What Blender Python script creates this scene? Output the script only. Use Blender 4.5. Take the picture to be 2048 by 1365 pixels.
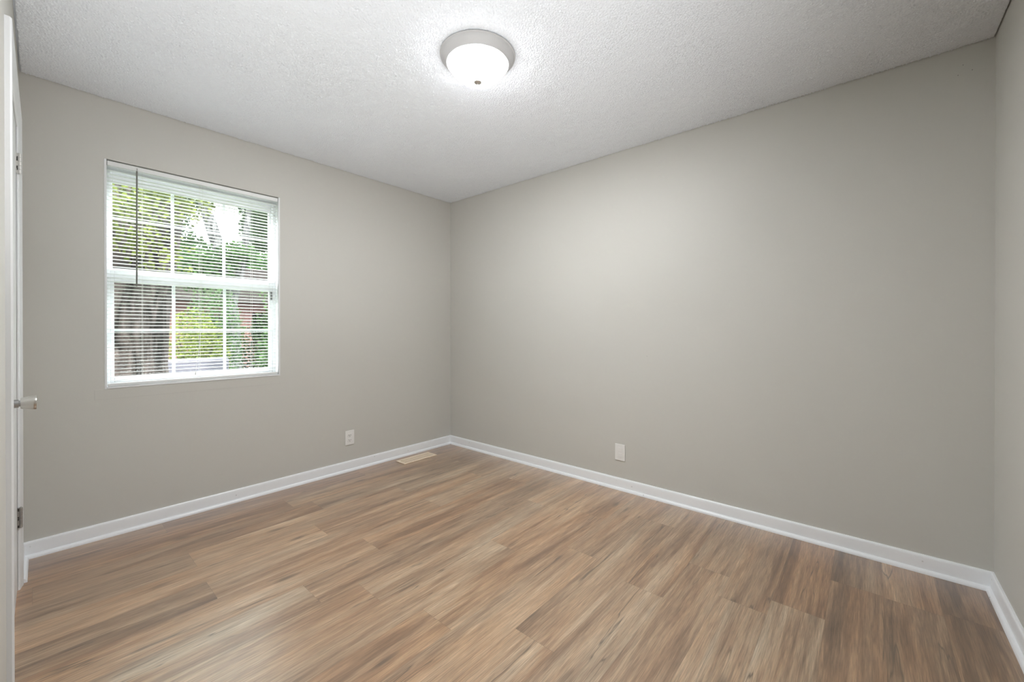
import bpy, bmesh, math, random
import numpy as np
from mathutils import Matrix, Vector
for o in list(bpy.data.objects): bpy.data.objects.remove(o)
S = bpy.context.scene
C = S.collection

# ------------------------------------------------------------------ camera
F_PX, YAW, PITCH = 823.195, 0.711586, 0.00304018
CAM = Vector((3.20571, -2.76105, 1.15163))
cam = bpy.data.cameras.new('camera'); co = bpy.data.objects.new('camera', cam); C.objects.link(co)
cam.sensor_width = 36.0; cam.lens = F_PX / 2048 * 36.0
cam.shift_y = -19.4613 / 2048
cam.clip_start = 0.005; cam.clip_end = 300
d = Vector((-math.sin(YAW) * math.cos(PITCH), math.cos(YAW) * math.cos(PITCH), -math.sin(PITCH)))
r = Vector((math.cos(YAW), math.sin(YAW), 0)); u = r.cross(d)
M = Matrix((r, u, -d)).transposed().to_4x4(); M.translation = CAM
co.matrix_world = M
S.camera = co

# ------------------------------------------------------------------ light and exposure
DOME_STRENGTH = 3.7
BULB_POWER = 10.0
FLASH_STANDIN_POWER = 37.0
SKY_STRENGTH = 5.5
SUN_STRENGTH = 3.0
S.view_settings.view_transform = 'Standard'
S.view_settings.look = 'None'
S.view_settings.gamma = 1.0
S.view_settings.use_curve_mapping = False
S.view_settings.exposure = 2.13
W = bpy.data.worlds.new('sky'); S.world = W; W.use_nodes = True
wn = W.node_tree.nodes; wl = W.node_tree.links
bg = wn['Background']; bg.inputs['Strength'].default_value = SKY_STRENGTH
tc = wn.new('ShaderNodeTexCoord'); sx = wn.new('ShaderNodeSeparateXYZ'); wl.new(tc.outputs['Generated'], sx.inputs[0])
cr = wn.new('ShaderNodeValToRGB'); wl.new(sx.outputs['Z'], cr.inputs[0]); wl.new(cr.outputs[0], bg.inputs['Color'])
cr.color_ramp.elements[0].position = 0.20; cr.color_ramp.elements[0].color = (0.12, 0.125, 0.13, 1)
cr.color_ramp.elements[1].position = 0.5; cr.color_ramp.elements[1].color = (0.92, 0.96, 1.0, 1)
sun = bpy.data.lights.new('sun', 'SUN'); sun.energy = SUN_STRENGTH; sun.angle = 0.02; sun.color = (1, 0.95, 0.86)
so = bpy.data.objects.new('sun', sun); C.objects.link(so)
so.rotation_euler = Vector((-0.62, 0.30, -0.95)).to_track_quat('-Z', 'Y').to_euler()


flash = bpy.data.lights.new('flash_standin', 'SPOT'); flash.energy = FLASH_STANDIN_POWER; flash.spot_size = math.radians(95); flash.spot_blend = 1.0; flash.shadow_soft_size = 0.15
fo_ = bpy.data.objects.new('flash_standin', flash); C.objects.link(fo_); fo_.location = (2.9, -2.5, 0.5)     # added fill spot standing in for the photographer's flash, turned to the ceiling
fo_.rotation_euler = (Vector((1.7, -1.7, 2.44)) - Vector(fo_.location)).to_track_quat('-Z', 'Y').to_euler()

# ------------------------------------------------------------------ helpers
def mat(name, col=(0.8, 0.8, 0.8), rough=0.5, metal=0.0, spec=0.5, bump=None, vary=None, emit=None, trans=0.0):
    m = bpy.data.materials.new(name); m.use_nodes = True
    n = m.node_tree.nodes; l = m.node_tree.links; b = n['Principled BSDF']
    b.inputs['Base Color'].default_value = (*col, 1); b.inputs['Roughness'].default_value = rough
    b.inputs['Metallic'].default_value = metal; b.inputs['Specular IOR Level'].default_value = spec
    b.inputs['Transmission Weight'].default_value = trans
    t = n.new('ShaderNodeTexCoord')
    if vary:                                   # (scale, amount): slight mottling of the colour
        nz = n.new('ShaderNodeTexNoise'); nz.inputs['Scale'].default_value = vary[0]; nz.inputs['Detail'].default_value = 4
        l.new(t.outputs['Object'], nz.inputs['Vector'])
        mr = n.new('ShaderNodeMapRange'); l.new(nz.outputs['Fac'], mr.inputs[0])
        mr.inputs['To Min'].default_value = 1 - vary[1]; mr.inputs['To Max'].default_value = 1 + vary[1]
        mx = n.new('ShaderNodeVectorMath'); mx.operation = 'SCALE'; mx.inputs[0].default_value = col
        l.new(mr.outputs[0], mx.inputs['Scale']); l.new(mx.outputs[0], b.inputs['Base Color'])
    if bump:                                   # (scale, strength, distance)
        nz = n.new('ShaderNodeTexNoise'); nz.inputs['Scale'].default_value = bump[0]; nz.inputs['Detail'].default_value = 3
        l.new(t.outputs['Object'], nz.inputs['Vector'])
        bp = n.new('ShaderNodeBump'); bp.inputs['Strength'].default_value = bump[1]; bp.inputs['Distance'].default_value = bump[2]
        l.new(nz.outputs['Fac'], bp.inputs['Height']); l.new(bp.outputs[0], b.inputs['Normal'])
    if emit:
        b.inputs['Emission Color'].default_value = (*emit[0], 1); b.inputs['Emission Strength'].default_value = emit[1]
    return m

def box(bm, x0, x1, y0, y1, z0, z1, bev=0.0, T=None):
    vs = [bm.verts.new(((x0, x1)[i & 1], (y0, y1)[i >> 1 & 1], (z0, z1)[i >> 2 & 1])) for i in range(8)]
    fs = [bm.faces.new([vs[i] for i in q]) for q in ((0, 2, 3, 1), (4, 5, 7, 6), (0, 1, 5, 4), (2, 6, 7, 3), (0, 4, 6, 2), (1, 3, 7, 5))]
    if bev > 0:
        es = list({e for f in fs for e in f.edges})
        g = bmesh.ops.bevel(bm, geom=es, offset=bev, segments=2, affect='EDGES', profile=0.5)
        vs = list({v for f in g['faces'] for v in f.verts} | {v for v in vs if v.is_valid})
    if T:
        for v in vs: v.co = T(v.co)
    return vs

def lathe(bm, prof, origin, axis='Z', seg=48):
    """prof: list of (radius, height along axis)"""
    rings = []
    for (rr, h) in prof:
        ring = []
        for k in range(seg):
            a = 2 * math.pi * k / seg; c, s = rr * math.cos(a), rr * math.sin(a)
            p = {'Z': (c, s, h), 'Y': (s, h, c), 'X': (h, c, s)}[axis]
            ring.append(bm.verts.new(Vector(origin) + Vector(p)))
        rings.append(ring)
    for a, b in zip(rings, rings[1:]):
        for k in range(seg):
            bm.faces.new((a[k], a[(k + 1) % seg], b[(k + 1) % seg], b[k]))
    bm.faces.new(rings[0]); bm.faces.new(rings[-1])

def tube(bm, pts, rads, seg=10):
    rings = []
    for i, p in enumerate(pts):
        p = Vector(p); q = Vector(pts[min(i + 1, len(pts) - 1)]) - Vector(pts[max(i - 1, 0)])
        q.normalize(); a = q.orthogonal().normalized() if i == 0 else (a - q * a.dot(q)).normalized(); b = q.cross(a)
        rr = rads[i] if isinstance(rads, (list, tuple)) else rads
        rings.append([bm.verts.new(p + (a * math.cos(2 * math.pi * k / seg) + b * math.sin(2 * math.pi * k / seg)) * rr) for k in range(seg)])
    for a_, b_ in zip(rings, rings[1:]):
        for k in range(seg): bm.faces.new((a_[k], a_[(k + 1) % seg], b_[(k + 1) % seg], b_[k]))
    bm.faces.new(rings[0]); bm.faces.new(rings[-1])

def link(name, bm, m, parent=None, smooth=False, **props):
    bmesh.ops.recalc_face_normals(bm, faces=bm.faces[:])
    me = bpy.data.meshes.new(name); bm.to_mesh(me); bm.free()
    if smooth:
        me.polygons.foreach_set('use_smooth', [True] * len(me.polygons))
        me.set_sharp_from_angle(angle=math.radians(35))
    me.materials.append(m)
    o = bpy.data.objects.new(name, me); C.objects.link(o)
    if parent: o.parent = parent
    for k, v in props.items(): o[k] = v
    return o

def part(name, m, parent, boxes, bev=0.0, T=None, **props):
    bm = bmesh.new()
    for b in boxes: box(bm, *b, bev=bev, T=T)
    return link(name, bm, m, parent, **props)

def empty(name, loc=(0, 0, 0), **props):
    o = bpy.data.objects.new(name, None); C.objects.link(o); o.location = (0, 0, 0); o.empty_display_size = 0.1
    for k, v in props.items(): o[k] = v
    return o

def root(name, base, **props):
    """an empty at the thing's base; its parts are shifted into its frame at the end"""
    o = empty(name, **props); o['_base'] = list(base); return o

H = 2.44; RX = 3.632
LW = lambda v: Vector((v.x, -2.809 - 0.0086 * v.x + v.y, v.z))     # frame of the left wall: y is the distance off the wall

# ------------------------------------------------------------------ materials
M_wall = mat('greige_wall_paint', (0.622, 0.612, 0.572), 0.55, spec=0.35, bump=(260, 0.10, 0.002))
M_white = mat('white_trim_paint', (0.80, 0.81, 0.82), 0.32, bump=(60, 0.05, 0.001))
M_door = mat('white_door_paint', (0.78, 0.79, 0.79), 0.35, bump=(90, 0.05, 0.001))
M_vinyl = mat('white_vinyl', (0.82, 0.83, 0.84), 0.3)
M_slat = mat('white_slat', (0.84, 0.85, 0.84), 0.35)
M_plate = mat('white_plastic', (0.86, 0.85, 0.83), 0.3)
M_hole = mat('dark_slot', (0.02, 0.02, 0.02), 0.6)
M_nickel = mat('brushed_nickel', (0.62, 0.60, 0.56), 0.28, metal=1.0)
M_steel = mat('hinge_steel', (0.45, 0.45, 0.45), 0.35, metal=1.0)
M_hinge = mat('painted_hinge', (0.66, 0.65, 0.62), 0.35, metal=0.3, vary=(300, 0.3))
M_pan = mat('pan_shaded_white', (0.50, 0.50, 0.50), 0.6)  # white metal pan toned grey, its shading put into the colour
M_dome = mat('lit_frosted_glass', (0.9, 0.9, 0.9), 0.3, emit=((0.96, 0.985, 1.0), DOME_STRENGTH))
M_vent = mat('cream_vent_metal', (0.90, 0.75, 0.58), 0.4)
M_wand = mat('smoky_acrylic', (0.16, 0.16, 0.14), 0.2)
M_cord = mat('white_cord', (0.75, 0.75, 0.72), 0.7)
M_concrete = mat('pale_concrete', (0.17, 0.165, 0.18), 0.8, spec=0.05, vary=(1.5, 0.15))
M_ext = mat('exterior_siding', (0.6, 0.58, 0.55), 0.7)

def popcorn():
    m = bpy.data.materials.new('popcorn_ceiling'); m.use_nodes = True
    n = m.node_tree.nodes; l = m.node_tree.links; b = n['Principled BSDF']
    b.inputs['Base Color'].default_value = (0.81, 0.84, 0.875, 1); b.inputs['Roughness'].default_value = 0.9
    b.inputs['Specular IOR Level'].default_value = 0.2
    t = n.new('ShaderNodeTexCoord'); nz = n.new('ShaderNodeTexNoise'); nz.inputs['Scale'].default_value = 240
    nz.inputs['Detail'].default_value = 2; l.new(t.outputs['Object'], nz.inputs['Vector'])
    bp = n.new('ShaderNodeBump'); bp.inputs['Strength'].default_value = 0.5; bp.inputs['Distance'].default_value = 0.004
    l.new(nz.outputs['Fac'], bp.inputs['Height']); l.new(bp.outputs[0], b.inputs['Normal'])
    return m

def planks():
    m = bpy.data.materials.new('oak_vinyl_planks'); m.use_nodes = True
    n = m.node_tree.nodes; l = m.node_tree.links; b = n['Principled BSDF']
    def N(t, **k):
        x = n.new(t)
        for a, v in k.items(): setattr(x, a, v)
        return x
    def math_(op, a, b_=None, c=None):
        x = N('ShaderNodeMath', operation=op)
        for i, v in enumerate((a, b_, c)):
            if v is None: continue
            if isinstance(v, (int, float)): x.inputs[i].default_value = v
            else: l.new(v, x.inputs[i])
        return x.outputs[0]
    uv = N('ShaderNodeUVMap'); uv.uv_map = 'plank'         # metres across and along each plank
    at = N('ShaderNodeAttribute', attribute_name='tone')   # three random numbers per plank
    s = N('ShaderNodeSeparateXYZ'); l.new(uv.outputs[0], s.inputs[0])
    t = N('ShaderNodeSeparateXYZ'); l.new(at.outputs['Vector'], t.inputs[0])
    def noise(sx_, sy_, detail=3, dist=0.0, rough=0.55, seed=7.0):
        c = N('ShaderNodeCombineXYZ')
        l.new(math_('MULTIPLY', s.outputs[0], sx_), c.inputs[0]); l.new(math_('MULTIPLY', s.outputs[1], sy_), c.inputs[1])
        l.new(math_('MULTIPLY_ADD', t.outputs[2], 91.0, seed), c.inputs[2])
        x = N('ShaderNodeTexNoise'); x.inputs['Scale'].default_value = 1; x.inputs['Detail'].default_value = detail
        x.inputs['Distortion'].default_value = dist; x.inputs['Roughness'].default_value = rough
        l.new(c.outputs[0], x.inputs['Vector']); return x.outputs['Fac']
    broad = noise(11, 1.0, 3, 0.5)
    mid = noise(46, 2.2, 5, 0.7, 0.66, 21)
    fine = noise(330, 11, 3, 0.3, 0.6, 33)
    f = math_('ADD', math_('MULTIPLY_ADD', broad, 1.3, -0.65), math_('MULTIPLY_ADD', mid, 1.15, -0.575))
    f = math_('ADD', f, t.outputs[0])
    r1 = N('ShaderNodeValToRGB'); l.new(f, r1.inputs[0]); e = r1.color_ramp.elements
    stops = [(0.0, (0.150, 0.090, 0.054)), (0.22, (0.245, 0.152, 0.092)), (0.42, (0.355, 0.235, 0.148)), (0.58, (0.440, 0.315, 0.208)),
             (0.78, (0.530, 0.410, 0.292)), (1.0, (0.66, 0.55, 0.42))]
    e[0].position, e[0].color = stops[0][0], (*stops[0][1], 1); e[1].position, e[1].color = stops[-1][0], (*stops[-1][1], 1)
    for p_, c_ in stops[1:-1]:
        q = e.new(p_); q.color = (*c_, 1)
    # orange / grey drift
    drift = noise(9, 1.1, 2, 0.5, 0.5, 55)
    g = math_('MULTIPLY_ADD', drift, 1.6, -0.8); g = math_('ADD', g, t.outputs[1])
    r2 = N('ShaderNodeValToRGB'); l.new(g, r2.inputs[0]); e2 = r2.color_ramp.elements
    e2[0].position = 0.1; e2[0].color = (1.0, 0.985, 0.955, 1); e2[1].position = 0.9; e2[1].color = (1.14, 0.955, 0.78, 1)
    mx = N('ShaderNodeMix', data_type='RGBA', blend_type='MULTIPLY'); mx.inputs[0].default_value = 1
    l.new(r1.outputs[0], mx.inputs[6]); l.new(r2.outputs[0], mx.inputs[7])
    # fine pores
    fr = N('ShaderNodeMapRange'); l.new(fine, fr.inputs[0]); fr.inputs['From Min'].default_value = 0.3; fr.inputs['From Max'].default_value = 0.7
    fr.inputs['To Min'].default_value = 0.60; fr.inputs['To Max'].default_value = 1.24
    m2 = N('ShaderNodeVectorMath', operation='SCALE'); l.new(mx.outputs[2], m2.inputs[0]); l.new(fr.outputs[0], m2.inputs['Scale'])
    # long thin cracks: the zero line of a stretched noise, only where another noise allows it
    ck = noise(8, 0.42, 4, 0.2, 0.5, 71); ck = math_('ABSOLUTE', math_('SUBTRACT', ck, 0.5))
    gate = noise(5, 0.9, 1, 0.0, 0.5, 83)
    ckm = N('ShaderNodeMapRange'); l.new(ck, ckm.inputs[0]); ckm.inputs['From Min'].default_value = 0.0; ckm.inputs['From Max'].default_value = 0.006
    ckm.inputs['To Min'].default_value = 1; ckm.inputs['To Max'].default_value = 0
    gm = N('ShaderNodeMapRange'); l.new(gate, gm.inputs[0]); gm.inputs['From Min'].default_value = 0.46; gm.inputs['From Max'].default_value = 0.52
    crack = math_('MULTIPLY', ckm.outputs[0], gm.outputs[0])
    # knots
    vc = N('ShaderNodeCombineXYZ'); l.new(math_('MULTIPLY', s.outputs[0], 7.0), vc.inputs[0]); l.new(math_('MULTIPLY', s.outputs[1], 2.2), vc.inputs[1])
    l.new(math_('MULTIPLY', t.outputs[2], 57.0), vc.inputs[2])
    vo = N('ShaderNodeTexVoronoi'); vo.inputs['Scale'].default_value = 1; l.new(vc.outputs[0], vo.inputs['Vector'])
    kd = math_('ADD', vo.outputs['Distance'], math_('MULTIPLY_ADD', mid, 0.16, -0.08))
    km = N('ShaderNodeMapRange'); l.new(kd, km.inputs[0]); km.inputs['From Min'].default_value = 0.03; km.inputs['From Max'].default_value = 0.14
    km.inputs['To Min'].default_value = 1; km.inputs['To Max'].default_value = 0
    dark = math_('MAXIMUM', math_('MULTIPLY', crack, 0.88), math_('MULTIPLY', km.outputs[0], 0.72))
    m3 = N('ShaderNodeMix', data_type='RGBA'); l.new(dark, m3.inputs[0]); l.new(m2.outputs[0], m3.inputs[6]); m3.inputs[7].default_value = (0.10, 0.065, 0.04, 1)
    # joints
    ux = N('ShaderNodeUVMap'); ux.uv_map = 'edge'; us = N('ShaderNodeSeparateXYZ'); l.new(ux.outputs[0], us.inputs[0])
    ea = math_('MINIMUM', us.outputs[0], math_('SUBTRACT', 0.18, us.outputs[0]))
    eb = us.outputs[1]
    em = math_('MINIMUM', ea, eb)
    er = N('ShaderNodeMapRange'); l.new(em, er.inputs[0]); er.inputs['From Min'].default_value = 0.0004; er.inputs['From Max'].default_value = 0.0018
    er.inputs['To Min'].default_value = 0.78; er.inputs['To Max'].default_value = 1.0
    m4 = N('ShaderNodeVectorMath', operation='SCALE'); l.new(m3.outputs[2], m4.inputs[0]); l.new(er.outputs[0], m4.inputs['Scale'])
    l.new(m4.outputs[0], b.inputs['Base Color'])
    rr = N('ShaderNodeMapRange'); l.new(mid, rr.inputs[0]); rr.inputs['To Min'].default_value = 0.30; rr.inputs['To Max'].default_value = 0.42
    l.new(rr.outputs[0], b.inputs['Roughness']); b.inputs['Specular IOR Level'].default_value = 0.7
    b.inputs['Coat Weight'].default_value = 1.0; b.inputs['Coat Roughness'].default_value = 0.30; b.inputs['Coat IOR'].default_value = 1.7
    bp = N('ShaderNodeBump'); bp.inputs['Strength'].default_value = 0.12; bp.inputs['Distance'].default_value = 0.001
    l.new(fine, bp.inputs['Height']); l.new(bp.outputs[0], b.inputs['Normal'])
    return m

# ------------------------------------------------------------------ the room
WY0, WY1, WZ0, WZ1 = -2.508, -1.605, 0.823, 2.106        # window opening in the window wall
ww = part('wall_window', M_wall, None, [(-0.13, 0, -2.95, WY0, -0.02, 2.5), (-0.13, 0, WY1, 0.13, -0.02, 2.5),
     (-0.13, 0, WY0, WY1, -0.02, WZ0), (-0.13, 0, WY0, WY1, WZ1, 2.5)], kind='structure')
part('wall_patch', M_wall, ww, [(0, 0.0011, -2.548, -1.575, 0.766, 0.822)], bev=0.0004)
wb = part('wall_back', M_wall, None, [(0, RX, 0, 0.13, -0.02, 2.5)], kind='structure')
for hx, hz in ((3.5345, 2.3583), (3.563, 2.3248), (3.519, 2.3176), (2.0559, 0.9704), (2.4805, 0.0926)):
    bm = bmesh.new(); lathe(bm, [(0, -0.0004), (0.0014, -0.0004), (0.0016, 0.0006), (0, 0.0006)], (hx, 0, hz), 'Y', 12)
    link('nail_hole', bm, M_hole, wb)
part('wall_right', M_wall, None, [(RX, RX + 0.13, -2.97, 0.13, -0.02, 2.5)], kind='structure')
DX0, DX1, DZ = 0.357, 1.173, 2.062                       # rough opening of the closet door
part('wall_left', M_wall, None, [(0, DX0, -0.12, 0, -0.02, 2.5), (DX1, RX, -0.12, 0, -0.02, 2.5), (DX0, DX1, -0.12, 0, DZ, 2.5)], T=LW, kind='structure')

# floor: one mesh, one face per plank
rng = random.Random(11)
joint = {3: -2.247, 5: -2.252, 7: -1.974, 8: -1.805, 4: -1.686, 6: -1.583, 10: -1.72, 1: -1.666, 2: -2.77, 16: -0.714, 17: -0.37,
         19: -0.35, 14: -0.652, 13: -1.0, 11: -0.916, 12: -1.553, 9: -2.35, 15: -2.05, 18: -1.60, 0: -1.05, -1: -0.5}
tone = {(0, 0): (0.26, 0.85), (0, 1): (0.26, 0.85), (1, 0): (0.30, 0.8), (1, 1): (0.30, 0.6), (2, 0): (0.34, 0.7), (2, 1): (0.34, 0.6), (16, 1): (0.22, 0.95), (16, 0): (0.66, 0.15), (17, 0): (0.14, 0.75), (17, 1): (0.20, 0.3), (18, 0): (0.20, 0.45), (18, 1): (0.24, 0.4), (19, 0): (0.12, 0.3), (19, 1): (0.06, 0.35),
        (15, 1): (0.50, 0.35), (14, 0): (0.48, 0.45), (14, 1): (0.46, 0.2), (13, 0): (0.58, 0.2), (12, 1): (0.52, 0.35), (8, 1): (0.62, 0.2), (8, 0): (0.42, 0.7), (7, 1): (0.34, 0.25), (7, 0): (0.58, 0.25),
        (10, 1): (0.52, 0.6), (10, 0): (0.48, 0.8), (9, 1): (0.58, 0.4), (11, 0): (0.5, 0.55)}
vs, fs, uvp, uve, tn = [], [], [], [], []
for k in range(-1, 21):
    a, b_ = 0.022 + 0.18 * k, 0.202 + 0.18 * k
    xa, xb = max(a, 0.0), min(b_, RX)
    if xb - xa < 1e-4: continue
    ys = sorted({-2.86, 0.0} | {joint[k if k in joint else 15] + 1.22 * q for q in range(-3, 4) if -2.85 < joint[k if k in joint else 15] + 1.22 * q < -0.01})
    jn = joint[k if k in joint else 15]
    for y0, y1 in zip(ys, ys[1:]):
        side = 1 if (y0 + y1) / 2 > jn else 0
        near = jn - 1.25 < (y0 + y1) / 2 < jn + 1.25
        f0, g0 = tone.get((k, side), (rng.uniform(0.36, 0.62), rng.uniform(0.15, 0.8))) if near else (rng.uniform(0.36, 0.62), rng.uniform(0.15, 0.8))
        q = rng.random(); off = (rng.uniform(0, 40), rng.uniform(0, 40)); i = len(vs)
        ym = (y0 + y1) / 2                        # the middle row of vertices lets the second map hold the distance to the nearer end
        for (x, y) in ((xa, y0), (xb, y0), (xa, ym), (xb, ym), (xa, y1), (xb, y1)):
            vs.append((x, y, 0.0))
        for idx in ((0, 1, 3, 2), (2, 3, 5, 4)):
            fs.append([i + j for j in idx]); tn.append((0.47 + (f0 - 0.47) * 0.72, 0.4 + (g0 - 0.4) * 0.8, q))
            for j in idx:
                x, y, _ = vs[i + j]
                uvp.append((x - a + off[0], y - y0 + off[1]))
                e0 = 1.0 if y0 <= -2.86 else y - y0; e1 = 1.0 if y1 >= 0 else y1 - y
                uve.append((x - a, min(abs(y - y0) if y0 > -2.86 else 9, abs(y1 - y) if y1 < 0 else 9)))
me = bpy.data.meshes.new('floor'); me.from_pydata(vs, [], fs)
for nm, dat in (('plank', uvp), ('edge', uve)):
    L = me.uv_layers.new(name=nm); L.data.foreach_set('uv', [c for p in dat for c in p])
A = me.attributes.new('tone', 'FLOAT_VECTOR', 'FACE'); A.data.foreach_set('vector', [c for p in tn for c in p])
me.materials.append(planks()); me.materials.append(M_concrete)
bm = bmesh.new(); bm.from_mesh(me)
n0 = len(bm.faces); box(bm, -0.13, RX + 0.13, -2.97, 0.13, -0.40, -0.02)
bm.faces.ensure_lookup_table()
for f in bm.faces[n0:]: f.material_index = 1
bm.to_mesh(me); bm.free()
fo = bpy.data.objects.new('floor', me); C.objects.link(fo); fo['kind'] = 'structure'

# ceiling: sprayed popcorn texture as real relief
st = 0.003
nx, ny = int(RX / st) + 1, int(2.85 / st) + 1
R_ = np.random.default_rng(5)
kx = np.fft.fftfreq(nx, st)[:, None]; ky = np.fft.rfftfreq(ny, st)[None, :]; kk = np.hypot(kx, ky)
def band(lo, hi):
    w = np.fft.rfft2(R_.standard_normal((nx, ny))) * np.exp(-(kk / hi) ** 2) * (1 - np.exp(-(kk / lo) ** 2))
    z = np.fft.irfft2(w, s=(nx, ny)); return z / z.std()
g1 = band(80, 145); dens = band(0.5, 3.0)
h = np.clip(g1 - 0.25 + 0.18 * dens, 0, 2.2) ** 0.8 * 0.0034 + 0.0006 * band(4, 15)
X = np.linspace(0, RX, nx)[:, None] * np.ones((1, ny)); Y = -np.linspace(0, 2.85, ny)[None, :] * np.ones((nx, 1))
Z = H - h
lim = -2.809 - 0.0086 * X
edge = np.minimum(np.minimum(X, RX - X), np.minimum(-Y, Y - lim))
Z = np.where(edge < 0.0048, H + 0.016, Z)                # the spray stops short of the walls and leaves a crack
co_ = np.stack([X, Y, Z], -1).reshape(-1, 3).astype(np.float32)
ii = (np.arange(nx - 1)[:, None] * ny + np.arange(ny - 1)[None, :]).ravel()
q = np.stack([ii, ii + 1, ii + ny + 1, ii + ny], -1).astype(np.int32)
me = bpy.data.meshes.new('ceiling')
cb = np.array([(x, y, z) for z in (2.47, 2.6) for y in (-2.97, 0.13) for x in (-0.13, RX + 0.13)], np.float32)
nb = len(co_); cq = np.array([(0, 2, 3, 1), (4, 5, 7, 6), (0, 1, 5, 4), (2, 6, 7, 3), (0, 4, 6, 2), (1, 3, 7, 5)], np.int32) + nb
co_ = np.vstack([co_, cb]); q = np.vstack([q, cq])
me.vertices.add(len(co_)); me.vertices.foreach_set('co', co_.ravel())
me.loops.add(q.size); me.loops.foreach_set('vertex_index', q.ravel())
me.polygons.add(len(q)); me.polygons.foreach_set('loop_start', np.arange(0, q.size, 4, dtype=np.int32))
me.update(calc_edges=True); me.validate()
me.polygons.foreach_set('use_smooth', [True] * (len(q) - 6) + [False] * 6)
me.materials.append(popcorn())
ce = bpy.data.objects.new('ceiling', me); C.objects.link(ce); ce['kind'] = 'structure'

# baseboards with shoe moulding
def strip(name, p0, p1, nrm, m0, m1, T=None):
    p0, p1, nrm = Vector(p0), Vector(p1), Vector(nrm); t = (p1 - p0).normalized()
    prof = [(0, 0.0831), (0.006, 0.0831), (0.009, 0.080), (0.0105, 0.072), (0.012, 0.064), (0.012, 0.019)]
    shoe = [(0.012 + 0.0147 * math.sin(a), 0.019 * math.cos(a)) for a in [i * math.pi / 2 / 8 for i in range(9)]]
    sets = [('baseboard', prof + [(0.012, 0), (0, 0)]), ('shoe_molding', shoe + [(0.012, 0)])]
    par = None
    for nm, pr in sets:
        bm = bmesh.new(); A_, B_ = [], []
        for (dd, z) in pr:
            a = p0 + nrm * dd + t * (dd * m0) + Vector((0, 0, z)); b = p1 + nrm * dd - t * (dd * m1) + Vector((0, 0, z))
            if T: a, b = T(a), T(b)
            A_.append(bm.verts.new(a)); B_.append(bm.verts.new(b))
        for i in range(len(pr)):
            j = (i + 1) % len(pr); bm.faces.new((A_[i], A_[j], B_[j], B_[i]))
        bm.faces.new(A_); bm.faces.new(B_)
        o = link(name if nm == 'baseboard' else nm, bm, M_base, par, smooth=True)
        if par is None: par = o; o['kind'] = 'structure'
    return par

def base_mat():
    m = mat('white_baseboard_paint', (0.91, 0.925, 0.95), 0.3, bump=(35, 0.08, 0.001))
    n = m.node_tree.nodes; l = m.node_tree.links; b = n['Principled BSDF']
    t = n.new('ShaderNodeTexCoord'); v = n.new('ShaderNodeTexVoronoi'); v.inputs['Scale'].default_value = 14
    l.new(t.outputs['Object'], v.inputs['Vector'])
    mr = n.new('ShaderNodeMapRange'); l.new(v.outputs['Distance'], mr.inputs[0]); mr.inputs['From Min'].default_value = 0.03; mr.inputs['From Max'].default_value = 0.07
    mr.inputs['To Min'].default_value = 0.45; mr.inputs['To Max'].default_value = 0.0
    mx = n.new('ShaderNodeMix'); mx.data_type = 'RGBA'; l.new(mr.outputs[0], mx.inputs[0])
    mx.inputs[6].default_value = (0.91, 0.925, 0.95, 1); mx.inputs[7].default_value = (0.25, 0.24, 0.22, 1)
    l.new(mx.outputs[2], b.inputs['Base Color'])
    return m
M_base = base_mat()
strip('baseboard_window', (0, -2.809, 0), (0, 0, 0), (1, 0, 0), 1, 1)
strip('baseboard_back', (0, 0, 0), (RX, 0, 0), (0, -1, 0), 1, 1)
strip('baseboard_right', (RX, 0, 0), (RX, -2.84, 0), (-1, 0, 0), 1, 0)
strip('baseboard_left', (0, 0, 0), (0.306, 0, 0), (0, 1, 0), 1, 0, T=LW)

# ------------------------------------------------------------------ closet door in the left wall
door = root('door_1', (0.765, -2.82, 0), kind='structure')
part('door_slab', M_door, door, [(0.3709, 1.1607, -0.037, -0.0012, 0.012, 2.0477)], bev=0.0015, T=LW)
part('door_jamb', M_white, door, [(0.357, 0.3707, -0.118, -0.001, 0, 2.062), (1.161, 1.173, -0.118, -0.001, 0, 2.062), (0.3695, 1.161, -0.118, -0.001, 2.048, 2.062)], T=LW)
def casing(name, path, parent):
    """mitred casing: (distance from the outer edge, thickness) swept round the opening"""
    prof = [(0, 0.0), (0, 0.011), (0.003, 0.0150), (0.010, 0.0158), (0.022, 0.0140), (0.036, 0.0105), (0.050, 0.0085), (0.057, 0.0075), (0.061, 0.004), (0.061, 0)]
    bm = bmesh.new(); rows = []
    for (x, z, ix, iz) in path:
        rows.append([bm.verts.new(LW(Vector((x + ix * a, b, z + iz * a)))) for a, b in prof])
    for A_, B_ in zip(rows, rows[1:]):
        for i in range(len(prof) - 1): bm.faces.new((A_[i], A_[i + 1], B_[i + 1], B_[i]))
    bm.faces.new(rows[0]); bm.faces.new(rows[-1])
    return link(name, bm, M_white, parent, smooth=True)
casing('door_casing', [(0.307, 0, 1, 0), (0.307, 2.11, 1, -1), (1.2225, 2.11, -1, -1), (1.2225, 0, -1, 0)], door)
kb = bmesh.new(); ky_ = -2.809 - 0.0086 * 1.10 - 0.002
lathe(kb, [(0.0, 0.0615), (0.018, 0.0612), (0.0225, 0.063), (0.0238, 0.0605), (0.0232, 0.055), (0.0205, 0.040), (0.0178, 0.030), (0.0165, 0.0285), (0.0, 0.0285)], (1.10, ky_, 0.910), 'Y', 40)
knob = link('door_knob', kb, M_nickel, door, smooth=True, label='brushed nickel tulip-shaped knob')
kb = bmesh.new(); lathe(kb, [(0, 0), (0.032, 0), (0.032, 0.003), (0.027, 0.008), (0.0135, 0.010), (0.013, 0.0245), (0.010, 0.0250), (0.010, 0.0285), (0, 0.0285)], (1.10, ky_, 0.910), 'Y', 40)
link('rose', kb, M_steel, knob, smooth=True)
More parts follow.
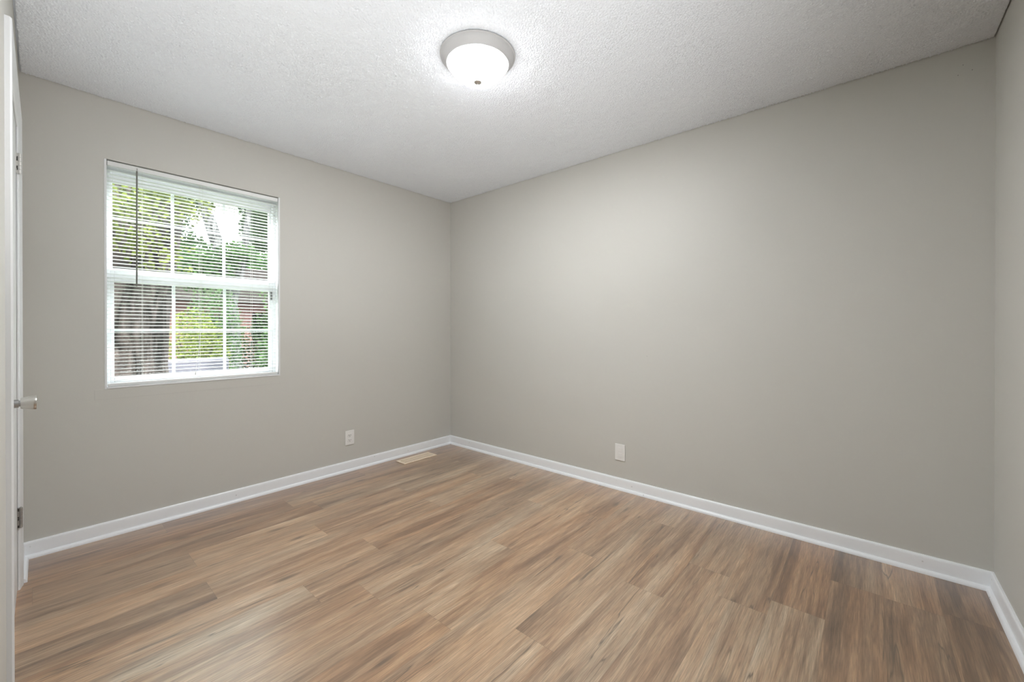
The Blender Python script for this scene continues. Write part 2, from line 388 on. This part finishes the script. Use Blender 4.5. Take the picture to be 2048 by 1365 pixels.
def hinge(z0, m, lab, gaps):
    z1 = z0 + 0.089; x = 0.371
    bm = bmesh.new()
    seg = (z1 - z0) / 5
    for i in range(5):
        o = LW(Vector((x, 0.0095, z0 + i * seg))); lathe(bm, [(0, 0.0005), (0.0052, 0.0005), (0.0058, 0.0012), (0.0058, seg - 0.0012), (0.0052, seg - 0.0005), (0, seg - 0.0005)], o, 'Z', 16)
    lathe(bm, [(0, -0.003), (0.003, -0.002), (0.003, z1 - z0 + 0.002), (0, z1 - z0 + 0.003)], LW(Vector((x, 0.0095, z0))), 'Z', 12)
    hg = link('hinge', bm, m, door, smooth=True, label=lab)
    bm = bmesh.new(); box(bm, x + 0.002, x + 0.020, -0.002, 0.0005, z0, z1, T=LW)
    for dz in (0.016, 0.0445, 0.073):
        lathe(bm, [(0, 0), (0.0035, 0), (0.003, 0.001), (0, 0.001)], LW(Vector((x + 0.011, 0.0005, z0 + dz))), 'Y', 12)
    box(bm, x - 0.004, x + 0.004, -0.003, 0.0055, z0, z1, T=LW)
    link('hinge_leaf', bm, m, hg)
    part('hinge_gap_shade', M_hole, hg, [(x - 0.0015, x + 0.0048, 0.0005, 0.0042, z0 + a, z0 + b) for a, b in gaps], T=LW)  # dark boxes painted in for the shade inside the hinge gaps
hinge(1.842, M_hinge, 'upper hinge, bright and paint-spattered', [(0.014, 0.033), (0.055, 0.075)])
hinge(0.277, M_steel, 'lower hinge, grey steel', [(0.002, 0.012), (0.034, 0.050), (0.074, 0.086)])

# ------------------------------------------------------------------ window
win = root('window_1', (-0.06, -2.0565, WZ0), kind='structure')
part('window_frame', M_vinyl, win, [(-0.125, 0.002, WY0, WY0 + 0.010, WZ0, WZ1 - 0.001), (-0.125, 0.002, WY1 - 0.010, WY1, WZ0, WZ1 - 0.001), (-0.125, -0.035, WY0 + 0.01, WY1 - 0.01, WZ1 - 0.012, WZ1 - 0.001),
     (-0.125, -0.058, WY0 + 0.010, WY0 + 0.028, WZ0 + 0.010, WZ1 - 0.012), (-0.125, -0.058, WY1 - 0.028, WY1 - 0.010, WZ0 + 0.010, WZ1 - 0.012),
     (-0.125, -0.058, WY0 + 0.028, WY1 - 0.028, WZ1 - 0.045, WZ1 - 0.012), (-0.125, -0.052, WY0 + 0.028, WY1 - 0.028, WZ0 + 0.010, WZ0 + 0.026)], bev=0.001)
part('window_sill', M_vinyl, win, [(-0.125, 0.004, WY0 + 0.010, WY1 - 0.010, WZ0, WZ0 + 0.010)], bev=0.002)
def sash(name, x0, x1, z0, z1, sl, sr, rb, rt, mz):
    ya, yb = WY0 + 0.028, WY1 - 0.028; ga, gb = -2.4665 if sl is None else sl, -1.649 if sr is None else sr
    s_ = part(name, M_vinyl, win, [(x0, x1, ya, ga, z0, z1), (x0, x1, gb, yb, z0, z1), (x0, x1, ga, gb, z0, rb), (x0, x1, ga, gb, rt, z1)], bev=0.0025)
    xm = (x0 + x1) / 2
    for t in (1 / 3, 2 / 3):
        y = ga + (gb - ga) * t; part('muntin', M_vinyl, s_, [(xm - 0.004, xm + 0.004, y - 0.008, y + 0.008, rb, rt)])
    part('muntin', M_vinyl, s_, [(xm - 0.0035, xm + 0.0035, ga, gb, mz - 0.007, mz + 0.007)])
    g = part('pane', M_glass, s_, [(xm + 0.006, xm + 0.009, ga - 0.004, gb + 0.004, rb - 0.004, rt + 0.004)])
    return s_
M_glass = bpy.data.materials.new('clear_glass'); M_glass.use_nodes = True
gn = M_glass.node_tree.nodes; gl = M_glass.node_tree.links; gn.remove(gn['Principled BSDF'])
tr = gn.new('ShaderNodeBsdfTransparent'); tr.inputs[0].default_value = (0.96, 0.98, 0.97, 1); gg = gn.new('ShaderNodeBsdfGlossy'); gg.inputs['Roughness'].default_value = 0.02
ms = gn.new('ShaderNodeMixShader'); ms.inputs[0].default_value = 0.06
gl.new(tr.outputs[0], ms.inputs[1]); gl.new(gg.outputs[0], ms.inputs[2]); gl.new(ms.outputs[0], gn['Material Output'].inputs[0])
sash('upper_sash', -0.118, -0.092, 1.470, WZ1 - 0.045, -2.4665, -1.647, 1.505, 2.005, 1.80)
ls = sash('lower_sash', -0.088, -0.062, WZ0 + 0.026, 1.507, -2.463, -1.655, 0.881, 1.427, 1.150)
part('sash_lock', M_vinyl, ls, [(-0.086, -0.064, -2.09, -2.03, 1.507, 1.516)], bev=0.003)
part('tilt_latch', mat('grey_latch', (0.2, 0.2, 0.2), 0.5), ls, [(-0.061, -0.055, -1.648, -1.638, 1.365, 1.43)], bev=0.001, label='small dark latch')

# ------------------------------------------------------------------ mini blind
bl = root('window_blind', (-0.016, -2.0565, WZ0 + 0.012), label='white aluminium mini blind hanging open inside the window', category='blind')
BY0, BY1 = WY0 + 0.013, WY1 - 0.013
part('head_rail', M_slat, bl, [(-0.030, -0.0045, BY0, BY1, 2.075, 2.099)], bev=0.0015)
part('bottom_rail', M_slat, bl, [(-0.028, -0.0055, BY0, BY1, 0.8345, 0.851)], bev=0.003)
TILT = math.radians(-3.0)
ex = [0.0127 * t for t in (-1, -0.6, -0.2, 0.2, 0.6, 1)]
bm = bmesh.new(); top, bot = [], []
for x in ex:
    zc = 0.0028 * (1 - (x / 0.0127) ** 2)
    X_ = x * math.cos(TILT) + zc * math.sin(TILT); Z_ = -x * math.sin(TILT) + zc * math.cos(TILT)
    top.append([bm.verts.new((X_, y, Z_)) for y in (BY0, BY1)]); bot.append([bm.verts.new((X_, y, Z_ - 0.0004)) for y in (BY0, BY1)])
for i in range(len(ex) - 1):
    bm.faces.new((top[i][0], top[i + 1][0], top[i + 1][1], top[i][1])); bm.faces.new((bot[i][0], bot[i][1], bot[i + 1][1], bot[i + 1][0]))
    for e_ in (0, 1): bm.faces.new((top[i][e_], bot[i][e_], bot[i + 1][e_], top[i + 1][e_]))
for i in (0, -1): bm.faces.new((top[i][0], top[i][1], bot[i][1], bot[i][0]))
slat0 = link('slat', bm, M_slat, bl, smooth=True)
NS, PITCH_Z = 58, 0.02075
for i in range(NS):
    s_ = slat0 if i == 0 else slat0.copy()
    if i: C.objects.link(s_); s_.parent = bl
    s_.location = (-0.017, 0, 0.866 + i * PITCH_Z)
for y in (-2.349, -2.0745, -1.781):
    bm = bmesh.new()
    for x in (-0.0030, -0.0315): tube(bm, [(x, y, 0.845), (x, y, 2.078)], 0.0004, 5)
    tube(bm, [(-0.017, y + 0.004, 0.845), (-0.017, y + 0.004, 2.078)], 0.0004, 5)
    link('ladder_cord', bm, M_cord, bl)
bm = bmesh.new(); tube(bm, [(0.004, -2.3725, 2.070), (0.004, -2.3745, 1.405)], 0.0040, 6)
wd = link('tilt_wand', bm, M_wand, bl, label='dark translucent wand')
bm = bmesh.new(); tube(bm, [(-0.002, -2.3715, 2.088), (0.004, -2.3715, 2.085), (0.004, -2.3725, 2.068)], 0.0022, 8)
link('wand_hook', bm, M_steel, wd)
bm = bmesh.new(); tube(bm, [(0.001, -2.060, 2.078), (0.003, -2.066, 1.6), (0.003, -2.070, 1.15), (0.004, -2.083, 1.02), (0.004, -2.099, 0.89)], 0.0008, 6)
lathe(bm, [(0, -0.022), (0.004, -0.020), (0.0025, 0), (0, 0)], (0.004, -2.099, 0.89), 'Z', 12)
link('pull_cord', bm, M_cord, bl)

# ------------------------------------------------------------------ ceiling light
cl = root('ceiling_light', (1.82, -1.40, 2.44), label='lit white dome light mounted flush on the popcorn ceiling', category='ceiling light')
bm = bmesh.new()
lathe(bm, [(0, 2.4395), (0.168, 2.4395), (0.168, 2.4365), (0.1765, 2.4345), (0.1755, 2.431), (0.1705, 2.4285), (0.1695, 2.4255), (0.165, 2.418), (0.154, 2.405), (0.147, 2.399), (0.1455, 2.3955), (0.1415, 2.3950), (0.1405, 2.3975), (0, 2.3975)], (1.82, -1.40, 0), 'Z', 96)
link('mounting_pan', bm, M_pan, cl, smooth=True)
bm = bmesh.new()
lathe(bm, [(0.1395, 2.397)] + [(0.138, 2.392), (0.134, 2.384), (0.128, 2.375), (0.119, 2.364), (0.107, 2.352), (0.092, 2.340), (0.075, 2.330), (0.056, 2.3225), (0.036, 2.318), (0.018, 2.3162), (0.0, 2.316)], (1.82, -1.40, 0), 'Z', 96)
link('glass_dome', bm, M_dome, cl, smooth=True)
bm = bmesh.new(); lathe(bm, [(0, 2.319), (0.018, 2.3185), (0.0190, 2.3155), (0.0165, 2.3115), (0.008, 2.3085), (0.004, 2.307), (0.0028, 2.304), (0.0042, 2.3005), (0.0038, 2.297), (0, 2.295)], (1.82, -1.40, 0), 'Z', 32)
link('finial', bm, M_nickel, cl, smooth=True, label='small nickel finial')

gm_ = M_dome.node_tree; pb = gm_.nodes['Principled BSDF']; tb = gm_.nodes.new('ShaderNodeBsdfTransparent'); tb.inputs[0].default_value = (0.95, 0.95, 0.95, 1)
mxd = gm_.nodes.new('ShaderNodeMixShader'); mxd.inputs[0].default_value = 0.7                  # frosted glass lets most of the bulb light through
gm_.links.new(pb.outputs[0], mxd.inputs[1]); gm_.links.new(tb.outputs[0], mxd.inputs[2]); gm_.links.new(mxd.outputs[0], gm_.nodes['Material Output'].inputs[0])
bulb = bpy.data.lights.new('bulb', 'AREA'); bulb.shape = 'DISK'; bulb.size = 0.25; bulb.energy = BULB_POWER; bulb.color = (0.96, 0.985, 1.0)
bo = bpy.data.objects.new('bulb', bulb); C.objects.link(bo); bo.parent = cl; bo.location = (1.82, -1.40, 2.392)

# ------------------------------------------------------------------ wall plates
def outlet(name, T, open_, lab):
    t = root(name, T(Vector((0, 0, 0))), label=lab, category='outlet')
    part('cover_plate', M_plate, t, [(-0.0385, 0.0385, 0, 0.0055, 0, 0.118)], bev=0.0025, T=T)
    for zc in (0.0395, 0.0785):
        bm = bmesh.new(); w, h_ = 0.017, 0.0145
        pts = [(w * math.copysign(abs(math.cos(a)) ** 0.6, math.cos(a)), h_ * math.copysign(abs(math.sin(a)) ** 0.45, math.sin(a))) for a in [2 * math.pi * i / 32 for i in range(32)]]
        A_ = [bm.verts.new(T(Vector((x, 0.004, zc + z)))) for x, z in pts]; B_ = [bm.verts.new(T(Vector((x, 0.0085, zc + z)))) for x, z in pts]
        for i in range(32): bm.faces.new((A_[i], A_[(i + 1) % 32], B_[(i + 1) % 32], B_[i]))
        bm.faces.new(A_); bm.faces.new(B_)
        rc = link('receptacle', bm, M_plate, t)
        sl = [(-0.0078, 0.0022, 0.0050, 0.0018), (0.0060, 0.0022, 0.0042, 0.0018), (-0.0009, -0.0080, 0.0026, 0.0026)]
        if open_:
            bm = bmesh.new()
            for x, z, hh, ww in sl: box(bm, x - ww / 2 - 0.0004, x + ww / 2 + 0.0004, 0.0080, 0.0088, zc + z - hh, zc + z + hh, T=T)
            link('slots', bm, M_hole, rc)
        else:
            bm = bmesh.new()
            for x, z, hh, ww in sl: box(bm, x - ww / 2, x + ww / 2, 0.0080, 0.0089, zc + z - hh, zc + z + hh, T=T)
            link('slots', bm, M_plate, rc)
    bm = bmesh.new(); lathe(bm, [(0, 0.004), (0.003, 0.004), (0.0028, 0.0062), (0, 0.0064)], (0, 0, 0), 'Y', 16)
    for v in bm.verts: v.co = T(Vector((v.co.x, v.co.y, v.co.z + 0.059)))
    link('screw', bm, M_plate, t)
outlet('wall_outlet', lambda v: Vector((v.y, -1.0800 + v.x, 0.2120 + v.z)), True, 'white duplex outlet with dark slots low on the wall right of the window')
outlet('wall_outlet', lambda v: Vector((1.8575 + v.x, -v.y, 0.2090 + v.z)), False, 'white painted-over outlet low on the long wall right of the corner')

# ------------------------------------------------------------------ floor vent
vt = root('floor_vent', (0.148, -0.5225, 0), label='cream metal floor vent by the window wall baseboard near the corner', category='vent')
x0, x1, y0, y1 = 0.0835, 0.2135, -0.6975, -0.3475
part('vent_frame', M_vent, vt, [(x0, x0 + 0.018, y0, y1, 0.0003, 0.005), (x1 - 0.018, x1, y0, y1, 0.0003, 0.005), (x0 + 0.018, x1 - 0.018, y0, y0 + 0.022, 0.0003, 0.005), (x0 + 0.018, x1 - 0.018, y1 - 0.022, y1, 0.0003, 0.005),
     (x0 + 0.063, x0 + 0.067, y0 + 0.022, y1 - 0.022, 0.0006, 0.0045)], bev=0.0012)
part('vent_shade_sheet', mat('vent_shade_tone', (0.35, 0.30, 0.25), 0.6), vt, [(x0 + 0.017, x1 - 0.017, y0 + 0.02, y1 - 0.02, 0.0002, 0.0010)])  # darker sheet, the shade under the louvers put into its colour
nl = 26
for i in range(nl):
    y = y0 + 0.022 + (y1 - y0 - 0.044) * (i + 0.5) / nl
    part('louver', M_vent, vt, [(x0 + 0.018, x0 + 0.063, y - 0.0036, y + 0.0036, 0.0011, 0.0040), (x0 + 0.067, x1 - 0.018, y - 0.0036, y + 0.0036, 0.0011, 0.0040)])
part('lever', M_vent, vt, [(x0 + 0.030, x0 + 0.052, y0 + 0.030, y0 + 0.034, 0.004, 0.0085)])

# ------------------------------------------------------------------ the garden outside the window
GZ = -0.45
part('ground', M_concrete, None, [(-60, -0.14, -30, 40, GZ - 0.2, GZ)], kind='structure')
part('lawn', mat('lawn', (0.035, 0.055, 0.02), 0.9, spec=0.02, vary=(30, 0.4)), None, [(-12, -0.14, -14, 8, GZ, GZ + 0.04)], kind='structure')
part('roof', M_ext, None, [(-0.25, RX + 0.5, -3.4, 0.5, 2.62, 2.75)], kind='structure')  # unseen slab added over the room to keep daylight from leaking in
def bark_mat(name, a, b, sc):
    m = bpy.data.materials.new(name); m.use_nodes = True
    n = m.node_tree.nodes; l = m.node_tree.links; p = n['Principled BSDF']; p.inputs['Roughness'].default_value = 0.9; p.inputs['Specular IOR Level'].default_value = 0.03
    t = n.new('ShaderNodeTexCoord'); mp = n.new('ShaderNodeMapping'); mp.inputs['Scale'].default_value = (1, 1, 0.25); l.new(t.outputs['Object'], mp.inputs[0])
    v = n.new('ShaderNodeTexNoise'); v.inputs['Scale'].default_value = sc; v.inputs['Detail'].default_value = 6; v.inputs['Distortion'].default_value = 1.2; l.new(mp.outputs[0], v.inputs['Vector'])
    c = n.new('ShaderNodeValToRGB'); l.new(v.outputs['Fac'], c.inputs[0])
    c.color_ramp.elements[0].position = 0.38; c.color_ramp.elements[0].color = (*a, 1); c.color_ramp.elements[1].position = 0.66; c.color_ramp.elements[1].color = (*b, 1)
    l.new(c.outputs[0], p.inputs['Base Color'])
    bp = n.new('ShaderNodeBump'); bp.inputs['Distance'].default_value = 0.04; l.new(v.outputs['Fac'], bp.inputs['Height']); l.new(bp.outputs[0], p.inputs['Normal'])
    return m
def leaf_mat(name, a, b):
    m = bpy.data.materials.new(name); m.use_nodes = True
    n = m.node_tree.nodes; l = m.node_tree.links; n.remove(n['Principled BSDF'])
    g = n.new('ShaderNodeNewGeometry'); c = n.new('ShaderNodeValToRGB'); l.new(g.outputs['Random Per Island'], c.inputs[0])
    c.color_ramp.elements[0].color = (*a, 1); c.color_ramp.elements[1].color = (*b, 1)
    df = n.new('ShaderNodeBsdfDiffuse'); tl = n.new('ShaderNodeBsdfTranslucent'); l.new(c.outputs[0], df.inputs[0]); l.new(c.outputs[0], tl.inputs[0])
    mx = n.new('ShaderNodeMixShader'); mx.inputs[0].default_value = 0.45; l.new(df.outputs[0], mx.inputs[1]); l.new(tl.outputs[0], mx.inputs[2]); l.new(mx.outputs[0], n['Material Output'].inputs[0])
    return m
M_bark = bark_mat('dark_oak_bark', (0.006, 0.005, 0.0045), (0.060, 0.048, 0.044), 9)
M_bark2 = bark_mat('grey_bark', (0.02, 0.02, 0.02), (0.10, 0.10, 0.098), 14)
M_leafY = leaf_mat('yellow_green_leaves', (0.03, 0.045, 0.008), (0.16, 0.19, 0.045))  # yellow-green leaf colour, varied at random from leaf to leaf
M_leafG = leaf_mat('green_leaves', (0.010, 0.028, 0.010), (0.07, 0.12, 0.045))
M_leafD = leaf_mat('dark_leaves', (0.005, 0.014, 0.005), (0.03, 0.05, 0.02))
def foliage(name, blobs, size, m, parent, seed):
    """leaves: folded diamonds scattered through blobs of (x, y, z, rx, ry, rz, count)"""
    R2 = np.random.default_rng(seed); V_, F_ = [], []; base = 0
    for (bx, by, bz, rx, ry, rz, n_) in blobs:
        p = R2.standard_normal((n_, 3)); p /= np.linalg.norm(p, axis=1)[:, None]; p *= (R2.random((n_, 1)) ** 0.45)
        p = p * [rx, ry, rz] + [bx, by, bz]
        a = R2.standard_normal((n_, 3)); a[:, 2] -= 0.5; a /= np.linalg.norm(a, axis=1)[:, None]
        b = np.cross(a, R2.standard_normal((n_, 3))); b /= np.linalg.norm(b, axis=1)[:, None]; c = np.cross(a, b)
        s_ = size * (0.7 + 0.6 * R2.random((n_, 1)))
        q_ = [p, p + a * s_ * 0.5 + b * s_ * 0.32 + c * s_ * 0.1, p + a * s_, p + a * s_ * 0.5 - b * s_ * 0.32 + c * s_ * 0.1]
        V_.append(np.stack(q_, 1).reshape(-1, 3)); k = np.arange(n_) * 4 + base
        F_.append(np.stack([k, k + 1, k + 2], 1)); F_.append(np.stack([k, k + 2, k + 3], 1)); base += n_ * 4
    V_ = np.vstack(V_).astype(np.float32); F_ = np.vstack(F_).astype(np.int32)
    me = bpy.data.meshes.new(name); me.vertices.add(len(V_)); me.vertices.foreach_set('co', V_.ravel())
    me.loops.add(F_.size); me.loops.foreach_set('vertex_index', F_.ravel()); me.polygons.add(len(F_)); me.polygons.foreach_set('loop_start', np.arange(0, F_.size, 3, dtype=np.int32))
    me.update(calc_edges=True); me.materials.append(m)
    o = bpy.data.objects.new(name, me); C.objects.link(o); o.parent = parent; return o
def trunk(name, limbs, m, parent, seg=20):
    bm = bmesh.new()
    for pts, rads in limbs: tube(bm, pts, rads, seg)
    return link(name, bm, m, parent, smooth=True)

t = root('oak_tree', (-2.55, -2.36, GZ), label='massive dark-barked tree close outside the left window panes', category='tree')
trunk('trunk', [([(-2.5, -2.42, GZ - 0.1), (-2.5, -2.42, 0.0), (-2.5, -2.41, 0.8), (-2.5, -2.36, 1.5), (-2.48, -2.22, 2.1), (-2.45, -2.02, 2.7), (-2.4, -1.8, 3.4), (-2.4, -1.6, 4.4), (-2.5, -1.6, 7.0)], [0.85, 0.66, 0.58, 0.56, 0.50, 0.36, 0.28, 0.22, 0.1]),
                ([(-2.5, -2.45, 1.6), (-2.5, -2.9, 2.4), (-2.6, -3.4, 3.4), (-2.7, -3.8, 4.4)], [0.42, 0.34, 0.26, 0.15]),
                ([(-2.45, -2.0, 2.6), (-2.3, -1.6, 2.85), (-2.2, -1.1, 3.2)], [0.14, 0.08, 0.04])], M_bark, t, 28)
foliage('foliage', [(-1.6, -2.35, 2.15, 0.30, 0.45, 0.35, 900), (-1.7, -1.95, 2.45, 0.35, 0.4, 0.32, 900), (-1.9, -1.6, 2.75, 0.4, 0.6, 0.25, 1200), (-1.7, -2.0, 1.85, 0.25, 0.30, 0.22, 150),
        (-2.8, -2.0, 7.2, 1.8, 2.2, 0.9, 2600)], 0.05, M_leafY, t, 3)
t = root('slender_tree', (-8, 0.15, GZ), label='slender grey leaning tree before the bright sky gap', category='tree')
trunk('trunk', [([(-8, 0.35, GZ), (-8, 0.25, 1.5), (-8, 0.02, 2.9), (-8.0, -0.35, 4.2), (-8, -0.6, 5.5)], [0.16, 0.14, 0.13, 0.11, 0.08]),
                ([(-8, 0.25, 1.7), (-8, 0.5, 3.0), (-8, 0.62, 4.4)], [0.09, 0.08, 0.05])], M_bark2, t, 14)
foliage('foliage', [(-8, -0.35, 2.55, 0.6, 0.75, 0.55, 2400), (-8, 0.35, 2.95, 0.5, 0.45, 0.28, 900), (-8, -0.6, 5.3, 1.0, 1.4, 0.7, 900), (-7.6, 1.6, 4.9, 0.9, 1.0, 0.6, 900)], 0.08, M_leafG, t, 4)
t = root('leafy_tree', (-9.5, 2.0, GZ), label='dense green tree behind the right window panes', category='tree')
trunk('trunk', [([(-9.5, 2.0, GZ), (-9.5, 1.9, 2.0), (-9.4, 1.8, 4.5)], [0.2, 0.17, 0.1])], M_bark, t, 14)
foliage('foliage', [(-9.4, 1.35, 4.1, 0.7, 0.55, 0.8, 5200), (-9.3, 0.60, 4.85, 0.6, 0.75, 0.42, 3200), (-9.3, -0.5, 4.5, 0.6, 0.5, 0.8, 2600), (-9.4, 2.3, 2.2, 1.0, 1.0, 0.9, 1200)], 0.09, M_leafG, t, 5)
def bush(lab, x, y, r_, h_, m, n_, seed, size=0.06):
    b = root('garden_bush', (x, y, GZ), label=lab, category='bush')
    bm = bmesh.new()
    for k in range(6):
        a = k * 1.05; tube(bm, [(x, y, GZ), (x + 0.3 * r_ * math.cos(a), y + 0.3 * r_ * math.sin(a), GZ + 0.5 * h_), (x + 0.6 * r_ * math.cos(a), y + 0.6 * r_ * math.sin(a), GZ + 0.8 * h_)], [0.02, 0.014, 0.006], 6)
    link('stem', bm, M_bark, b)
    foliage('foliage', [(x, y, GZ + 0.55 * h_, r_, r_, 0.5 * h_, n_)], size, m, b, seed)
bush('yellow-green bush beyond the middle lower pane', -5.45, -0.98, 0.50, 1.9, M_leafY, 6200, 6, 0.045)
bush('pale green rounded bush taller than its neighbours behind the middle pane', -6.6, -0.42, 0.55, 2.45, M_leafG, 4600, 7, 0.055)
bush('dark green bush beyond the lower right pane', -5.2, 0.05, 0.42, 1.9, M_leafD, 3200, 8)
bush('dark leafy shrub at the far right edge of the view outside', -4.2, -0.12, 0.35, 1.7, M_leafG, 2400, 9)
part('garden_wall', mat('pale_stone', (0.075, 0.072, 0.088), 0.8, spec=0.05, vary=(4, 0.3)), None, [(-4.75, -4.55, -2.9, -0.72, GZ, 0.70)], bev=0.02, label='pale low garden wall in front of the bushes outside', category='garden wall')
# neighbouring house
nh = root('neighbour_house', (-17, 3, GZ), label='low brick house with dark roof across the driveway', category='house')
M_brick = mat('pinkish_brick', (0.10, 0.055, 0.048), 0.85, spec=0.03, vary=(6, 0.25)); M_roof = mat('dark_shingles', (0.012, 0.010, 0.009), 0.9, spec=0.02, vary=(5, 0.3))
part('brick_wall', M_brick, nh, [(-22, -17, 0.5, 12, GZ, 2.4)])
bm = bmesh.new(); P_ = [(-16.5, 0.1), (-19.5, 0.1), (-22.5, 0.1)]
A_ = [bm.verts.new((x, y, z)) for y in (0.0, 12.5) for x, z in ((-16.4, 2.3), (-19.5, 4.1), (-22.6, 2.3))]
for f_ in ((0, 1, 2), (3, 5, 4), (0, 3, 4, 1), (1, 4, 5, 2), (0, 2, 5, 3)): bm.faces.new([A_[i] for i in f_])
link('roof', bm, M_roof, nh)
part('front_door', mat('blue_grey_paint', (0.04, 0.065, 0.11), 0.5), nh, [(-17.04, -17, 1.9, 2.8, GZ + 0.1, 1.75)])
nw = part('window', M_vinyl, nh, [(-17.03, -17, 3.4, 4.6, 0.7, 1.9)]); part('pane', mat('dark_pane', (0.05, 0.06, 0.08), 0.1), nw, [(-17.04, -17.03, 3.48, 4.52, 0.78, 1.82)])
# far tree line
for i, (x, y, h_, m, s_) in enumerate([(-27, -3.5, 9, M_leafG, 20), (-29, 2.5, 8, M_leafD, 21), (-28, 16.0, 11, M_leafG, 22), (-30, 8.2, 7.5, M_leafG, 23)]):
    labs = ['tall green tree on the skyline behind the large trunk', 'dark tree on the skyline behind the slender tree', 'tallest tree on the skyline at the right behind the house', 'lower round tree on the skyline behind the house roof']
    t = root('distant_tree', (x, y, GZ), label=labs[i], category='tree', group='trees on the skyline')
    trunk('trunk', [([(x, y, GZ), (x, y, h_ * 0.6)], [0.3, 0.15])], M_bark, t, 10)
    foliage('foliage', [(x, y, h_ * 0.55, 2.6, 2.8, h_ * 0.42, 5000)], 0.30, m, t, s_)

# ------------------------------------------------------------------ seat every thing's origin at its base
for o in list(C.objects):
    if o.type == 'EMPTY' and '_base' in o:
        b = Vector(o['_base']); del o['_base']; o.location = b
        o_inv = Matrix.Translation(-b)
        for c in o.children:
            c.matrix_parent_inverse = Matrix.Identity(4); c.location = c.location - b
